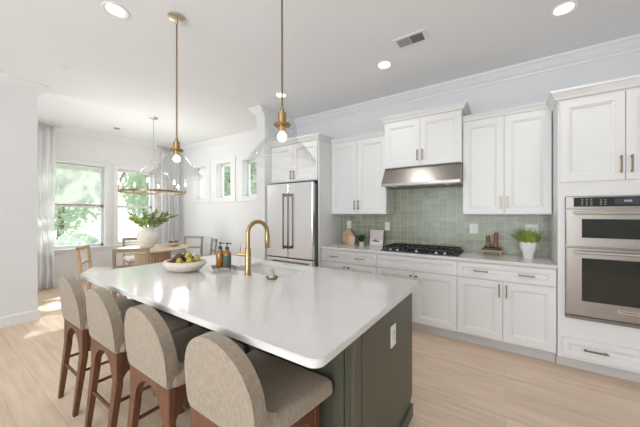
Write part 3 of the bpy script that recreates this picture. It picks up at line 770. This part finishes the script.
# ---------------------------------------------------------------- dining set
TC = Vector((-5.36, 2.46))
t = thing('dining_table', 'round pale wood dining table with fluted drum pedestal under the chandelier', 'table', (TC.x, TC.y, 0))
obj('tabletop', lathe(B(), [(0, .722), (.57, .722), (.595, .735), (.60, .75), (.592, .76), (0, .76)], 64), OAKT, t, smooth=True)
bm = B(); n = 40*4; A = []; Bq = []
for k in range(n):
    a = 2*PI*k/n; r = .27+.012*abs(math.sin(a*20)); A.append(bm.verts.new((r*math.cos(a), r*math.sin(a), .0))); Bq.append(bm.verts.new((r*math.cos(a)*1.02, r*math.sin(a)*1.02, .722)))
for k in range(n): bm.faces.new((A[k], A[(k+1)%n], Bq[(k+1)%n], Bq[k]))
bm.faces.new(A); bm.faces.new(Bq)
obj('fluted_pedestal', bm, OAK, t)
CANE = sheer('pale_cane_mesh', (.78, .70, .58), .16)
def make_chair(m, name='dining_chair'):
    t = thing(name, '', 'chair', group='dining chairs around the round table')
    # local: facing +y, origin on the floor in the middle of the seat
    for sx in (-1, 1):
        bm = B(); pts = [(-.25, 0), (-.21, 0), (-.175, .44), (-.215, .87), (-.25, .87), (-.215, .44)]
        prism(bm, pts, sx*.195, sx*.23, 'x', .003, 1); obj('leg', bm, m, t)
        obj('leg', bx(sx*.212-.018, sx*.212+.018, .19, .226, 0, .42, .003), m, t)
    bm = B()
    obj('top_rail', box(bm, -.23, .23, -.252, -.212, .825, .87, .004), m, t)
    obj('lower_rail', bx(-.2, .2, -.232, -.198, .60, .635, .004), m, t)
    obj('back_panel', bx(-.196, .196, -.222, -.218, .634, .826), CANE, t, label='pale see-through woven back panel')
    obj('seat_frame', bx(-.225, .225, -.20, .20, .39, .432, .004), m, t)
    obj('seat_cushion', bx(-.228, .228, -.195, .232, .433, .49, .022, 3), LINEN, t, smooth=True, label='cream seat cushion')
    return t
ch = make_chair(DRIFT); ch2 = None
CH = [((-4.66, 1.90), 'wooden dining chair nearest the island, its open square back turned to the camera', .72),
      ((-5.37, 1.68), 'dining chair at the left with its cream seat in the sun, seen from the side', 0),
      ((-6.28, 2.60), 'dining chair between the table and the window behind the vase', 0),
      ((-5.74, 3.32), 'dining chair at the back wall side of the table with pale panel facing us', 0),
      ((-5.02, 3.22), 'dining chair at the right of the table seen at an angle below the small windows', 0)]
for i, ((x, y), lab, _) in enumerate(CH):
    o = ch if i == 0 else copy_tree(ch)
    d = TC-Vector((x, y)); o.location = (x, y, 0); o.rotation_euler = (0, 0, math.atan2(d.y, d.x)-PI/2); o['label'] = lab
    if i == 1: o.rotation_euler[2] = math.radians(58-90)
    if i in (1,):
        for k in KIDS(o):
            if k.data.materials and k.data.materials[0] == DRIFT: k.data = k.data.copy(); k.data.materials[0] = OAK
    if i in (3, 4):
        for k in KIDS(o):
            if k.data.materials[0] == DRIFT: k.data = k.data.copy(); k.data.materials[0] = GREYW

# vase with branches
t = thing('vase', 'large white stoneware vase of leafy branches on the dining table', 'vase', (-5.43, 2.40, .76))
obj('vase_body', lathe(B(), [(0, 0), (.085, 0), (.13, .06), (.172, .17), (.175, .23), (.15, .295), (.085, .33), (.075, .345), (.088, .365), (.078, .367), (.062, .345), (.06, .30), (0, .29)], 32), STONEW, t, smooth=True)
def leaf(bm, p, d, L, Wd):
    d = d.normalized(); s = d.orthogonal().normalized(); s = Matrix.Rotation(random.random()*6.28, 3, d) @ s; nrm = d.cross(s)
    a = [p, p+d*L*.3+s*Wd*.5+nrm*.004, p+d*L*.7+s*Wd*.4+nrm*.004, p+d*L, p+d*L*.7-s*Wd*.4+nrm*.004, p+d*L*.3-s*Wd*.5+nrm*.004]
    v = [bm.verts.new(q) for q in a]; bm.faces.new((v[0], v[1], v[2], v[3])); bm.faces.new((v[0], v[3], v[4], v[5]))
Rv = Vector((.829, .56, 0)); Fv = Vector((-.56, .829, 0))
for k, (sx, sz, sy) in enumerate(((-.30, .50, .0), (-.20, .36, -.12), (-.12, .55, .1), (-.02, .48, -.08), (.08, .56, .12), (.16, .42, -.1), (.26, .50, .05), (.38, .48, -.04), (.45, .44, .08), (-.36, .34, .05), (.03, .36, -.18), (.2, .33, .15), (-.05, .42, .2))):
    tip = Rv*sx+Fv*sy+Vector((0, 0, .30+sz*.62)); base = Vector((sx*.08, sy*.08, .27))
    br = B(); lf = B(); mid = (base+tip)/2+Vector((0, 0, .07)); P0 = []
    for q in range(9):
        u = q/8; P0.append(base*(1-u)**2+mid*2*u*(1-u)+tip*u*u)
    tube(br, P0, [.004-.003*q/8 for q in range(9)], 5)
    b = obj('branch', br, BARK, t)
    for q in range(3, 9):
        for _ in range(5):
            dd = (P0[q]-P0[q-1]).normalized()+Vector((random.uniform(-1, 1), random.uniform(-1, 1), random.uniform(-.6, .9)))*.9
            leaf(lf, P0[q]+(P0[q-1]-P0[q])*random.random(), dd, random.uniform(.07, .115), .030)
    obj('leaves', lf, LEAF2 if k in (1, 9, 10) else LEAF, b)
# small bowl on the dining table
o = obj('small_bowl', lathe(B(), [(0, 0), (.05, 0), (.12, .05), (.14, .075), (.13, .075), (.10, .045), (0, .02)], 28), CREAM, smooth=True); o.location = (-5.20, 2.76, .76); tag(o, 'small cream bowl of dried pods on the dining table beside the vase', 'bowl')
pod_l = ['brown dried pod at the left of the small bowl', 'brown dried pod in the middle front of the small bowl', 'brown dried pod at the right of the small bowl', 'brown dried pod at the back of the small bowl']
for (dx, dy), lab in zip(((-.07, -.04), (-.01, -.04), (.06, .03), (-.01, .04)), pod_l):
    o = obj('dried_pod', sphere(B(), (0, 0, 0), .030, 12, (1, 1, .85)), GRAPE, smooth=True); o.location = (-5.20+dx, 2.76+dy, .76+.078); tag(o, lab, 'pod', 'dried pods in the small bowl')

# ---------------------------------------------------------------- ceiling fittings
DL = [((-2.65, .925), 'recessed ceiling downlight nearest the white wall end, left of the pendant canopies'), ((.397, 2.965), 'recessed ceiling downlight in front of the oven tower cabinet'), ((-1.125, 2.955), 'recessed ceiling downlight near the air vent, above the range hood'), ((-2.62, 2.893), 'recessed ceiling downlight seen behind the nearer pendant stem')]
for (x, y), lab in DL:
    t = thing('downlight', lab, 'downlight', (x, y, CZ), group='recessed downlights')
    obj('trim_ring', lathe(B(), [(.062, -.001), (.095, -.001), (.097, -.004), (.09, -.01), (.066, -.004), (.062, -.001)], 32, caps=False), PLASTIC, t, smooth=True)
    obj('lens', lathe(B(), [(0, -.003), (.064, -.003), (.064, -.001), (0, -.001)], 32), LED, t)
    light('downlight_glow', 'SPOT', (x, y, CZ-.03), 12, (1, .97, .93), (0, 0, -1), spot_size=2.2, spot_blend=.8, shadow_soft_size=.06)
DGREY2 = mat('dark_grey_vent_slats', (.20, .20, .20), .6)
t = thing('air_vent', 'rectangular white ceiling air vent with two grey louvred halves', 'vent', (-.75, 2.66, CZ))
obj('frame', bx(-.155, .155, -.085, .085, -.008, 0, .003), PLASTIC, t)
for a, m in ((-.118, GREYP), (.004, DGREY2)):
    bm = B()
    for k in range(9): box(bm, a, a+.114, -.058+k*.0135, -.050+k*.0135, -.014, -.006)
    obj('louvre', bm, m, t, label='grey louvre')
for loc, lab in (((-4.17, .955, CZ), 'small white square detector on the ceiling near the white wall end'), ((-6.30, 2.22, CZ), 'small dark ceiling sensor above the dining windows')):
    t = thing('ceiling_sensor', lab, 'sensor', loc)
    obj('sensor_body', bx(-.045, .045, -.045, .045, -.014, 0, .004), PLASTIC if 'white square' in lab else GREYW, t)
    obj('sensor_cap', lathe(B(), [(.02, -.013), (.018, -.018), (0, -.018)], 14), PLASTIC if 'white square' in lab else GREYW, t)

# outlets and switches
def plate(x, z, label, w=.075, h=.12, rock=1):
    t = thing('wall_plate', label, 'outlet', (x, YB-.0125, z), group='white plates on the tiled wall')
    obj('cover', bx(-w/2, w/2, -.007, 0, -h/2, h/2, .002), PLASTIC, t)
    for k in range(rock):
        cx = (k-(rock-1)/2)*.046; r = obj('rocker', bx(cx-.016, cx+.016, -.010, -.006, -.033, .033, .001), TRIM, t)
plate(-2.04, 1.205, 'white outlet plate above the cutting boards'); plate(-1.415, 1.195, 'white outlet plate above the cookbook, left of the cooktop')
plate(-.315, 1.195, 'white double switch plate right of the cooktop', .095, .12, 2); plate(.245, 1.20, 'white double switch plate partly hidden by the potted grass', .115, .12, 2)
t = thing('island_outlet', 'white outlet on the dark olive end panel of the island', 'outlet', (BX1, 1.53, .684))
obj('cover', bx(0, .007, -.0375, .0375, -.06, .06, .002), PLASTIC, t)
for z in (-.022, .022):
    so = obj('socket', bx(.006, .0085, -.015, .015, z-.014, z+.014, .001), TRIM, t)
    for y in (-.006, .006): obj('slot', bx(.008, .009, y-.0015, y+.0015, z-.003, z+.007), SLOT, so)

# ---------------------------------------------------------------- things on the back counter
CT = .914
def cut_board(x, y, w, h, lean, label, m, rnd=True):
    t = thing('cutting_board', label, 'cutting board', (x, y, CT), group='cutting boards against the tile')
    outer = []; n = 28
    if rnd:
        for k in range(n):
            a = -PI/2+2*PI*k/n; outer.append((w/2*math.cos(a), w/2+w/2*math.sin(a)))
        # neck
        pts = []
        for k in range(n):
            px, pz = outer[k]
            if pz > w*.93: px *= .9; pz = w*.9+(pz-w*.93)*1.2+ (h-w)
            pts.append((px, pz))
        outer = pts
    else: outer = rrect(-w/2, w/2, 0, h, .02)
    bm = prism(B(), outer, 0, .018, 'y', .003, 1)
    bmesh.ops.rotate(bm, cent=(0, 0, 0), matrix=Matrix.Rotation(-lean, 3, 'X'), verts=bm.verts)
    zmin = min(v.co.z for v in bm.verts)
    for v in bm.verts: v.co.z -= zmin
    obj('board', bm, m, t, smooth=True)
    bm = B(); tube(bm, [(w*.1-.03, -.004, h*.82), (w*.1+.0, -.008, h*.86)], .008, 8); 
    return t
cut_board(-1.97, 3.66, .20, .235, .12, 'round wooden cutting board leaning on the green tile beside the refrigerator panel', WOODB)
cut_board(-1.885, 3.615, .105, .135, .15, 'smaller pale wooden board leaning beside the round cutting board', OAKT, False)
t = thing('succulent_pot', 'tiny cream pot with a dark green succulent between cutting board and cookbook', 'plant', (-1.725, 3.64, CT))
obj('pot', lathe(B(), [(0, 0), (.028, 0), (.038, .055), (.036, .057), (.03, .05), (0, .048)], 18), STONEW, t, smooth=True)
bm = B()
for k in range(46):
    a = random.random()*6.28; e = random.uniform(.7, 1.45)
    leaf(bm, Vector((0, 0, .05)), Vector((math.cos(a)*math.cos(e), math.sin(a)*math.cos(e), math.sin(e))), random.uniform(.08, .14), .026)
obj('foliage', bm, LEAFD, t)
t = thing('cookbook', 'pale pink cookbook with a red and white picture standing against the tile', 'book', (-1.53, 3.70, CT))
def leanbox(x0, x1, y0, y1, z0, z1, lean=.16, bev=.001):
    bm = bx(x0, x1, y0, y1, z0, z1, bev); bmesh.ops.rotate(bm, cent=(0, 0, 0), matrix=Matrix.Rotation(-lean, 3, 'X'), verts=bm.verts); return bm
obj('pages', leanbox(-.096, .096, .004, .02, .003, .228), PAPER, t)
obj('cover', leanbox(-.10, .10, 0, .004, .0, .233), PAPER, t)
obj('picture', leanbox(-.094, .094, -.0012, .0005, .018, .085), WHITEP, t, label='white lower part of the cover picture')
bm = leanbox(-.07, .05, -.0022, -.0008, .062, .078); obj('print', bm, REDP, t, label='dark red shape on the cover')
bm2 = leanbox(-.03, .005, -.0026, -.001, .076, .095); obj('print', bm2, REDP, t, label='dark red shape on the cover')

# stand with mills
t = thing('serving_stand', 'small footed wooden stand holding two wooden mills on the counter', 'stand', (-.125, 3.66, CT))
obj('stand_top', bx(-.11, .11, -.07, .07, .045, .058, .003), WOODB, t)
for x in (-.085, .085): obj('leg', bx(x-.009, x+.009, -.06, .06, 0, .045, .002), WOODB, t)
t = thing('folded_cloth', 'folded black cloth on the small wooden stand', 'cloth', (-.125, 3.66, CT+.0585))
bm = B(); box(bm, -.09, .09, -.055, .055, 0, .028, .008, 2)
for v in bm.verts: v.co.z += .006*math.sin(v.co.x*60) if v.co.z > .01 else 0; v.co.x *= 1-.15*(v.co.z/.028)
obj('fabric', bm, BLACK, t, smooth=True)
for x, h, lab in ((-.16, .125, 'shorter wooden mill at the left on the stand'), (-.085, .165, 'taller reddish wooden mill at the right on the stand')):
    t = thing('pepper_mill', lab, 'mill', (x, 3.66, CT+.09), group='wooden mills')
    obj('body', lathe(B(), [(0, 0), (.025, 0), (.023, h*.2), (.019, h*.5), (.022, h*.68), (0, h*.68)], 18), REDW, t, smooth=True)
    obj('cap', lathe(B(), [(0, h*.69), (.02, h*.69), (.022, h*.85), (.014, h*.98), (0, h)], 18), REDW, t, smooth=True)

# potted grass
t = thing('potted_grass', 'white scalloped ceramic pot of bright green grass on the counter by the ovens', 'plant', (.20, 3.575, CT))
bm = lathe(B(), [(0, 0), (.050, 0), (.050, .012), (.058, .05), (.082, .11), (.094, .17), (.089, .17), (.07, .10), (.0, .09)], 40)
for v in bm.verts:
    v.co.x *= .87; v.co.y *= .87
    r = math.hypot(v.co.x, v.co.y)
    if r > .03:
        a = math.atan2(v.co.y, v.co.x); k = 1+.045*math.cos(8*a)*min(1, v.co.z/.08); v.co.x *= k; v.co.y *= k
        if v.co.z > .15: v.co.z += .006*math.cos(8*a)
obj('pot', bm, PORC, t, smooth=True)
bm = B()
for k in range(330):
    a = random.random()*6.28; rr = random.random()**.5*.052; L = random.uniform(.14, .215); lean = random.uniform(.05, 1.0)
    p = Vector((rr*math.cos(a), rr*math.sin(a), .13)); d = Vector((math.cos(a)*lean, math.sin(a)*lean, 1)).normalized(); s = Vector((-d.y, d.x, 0)).normalized()*.0045
    q = p+d*L*.6; e = q+Vector((d.x, d.y, d.z*.55)).normalized()*L*.4
    v = [bm.verts.new(c) for c in (p-s, p+s, q+s*.8, q-s*.8, e)]
    bm.faces.new((v[0], v[1], v[2], v[3])); bm.faces.new((v[3], v[2], v[4]))
obj('grass_blades', bm, LEAF2, t)
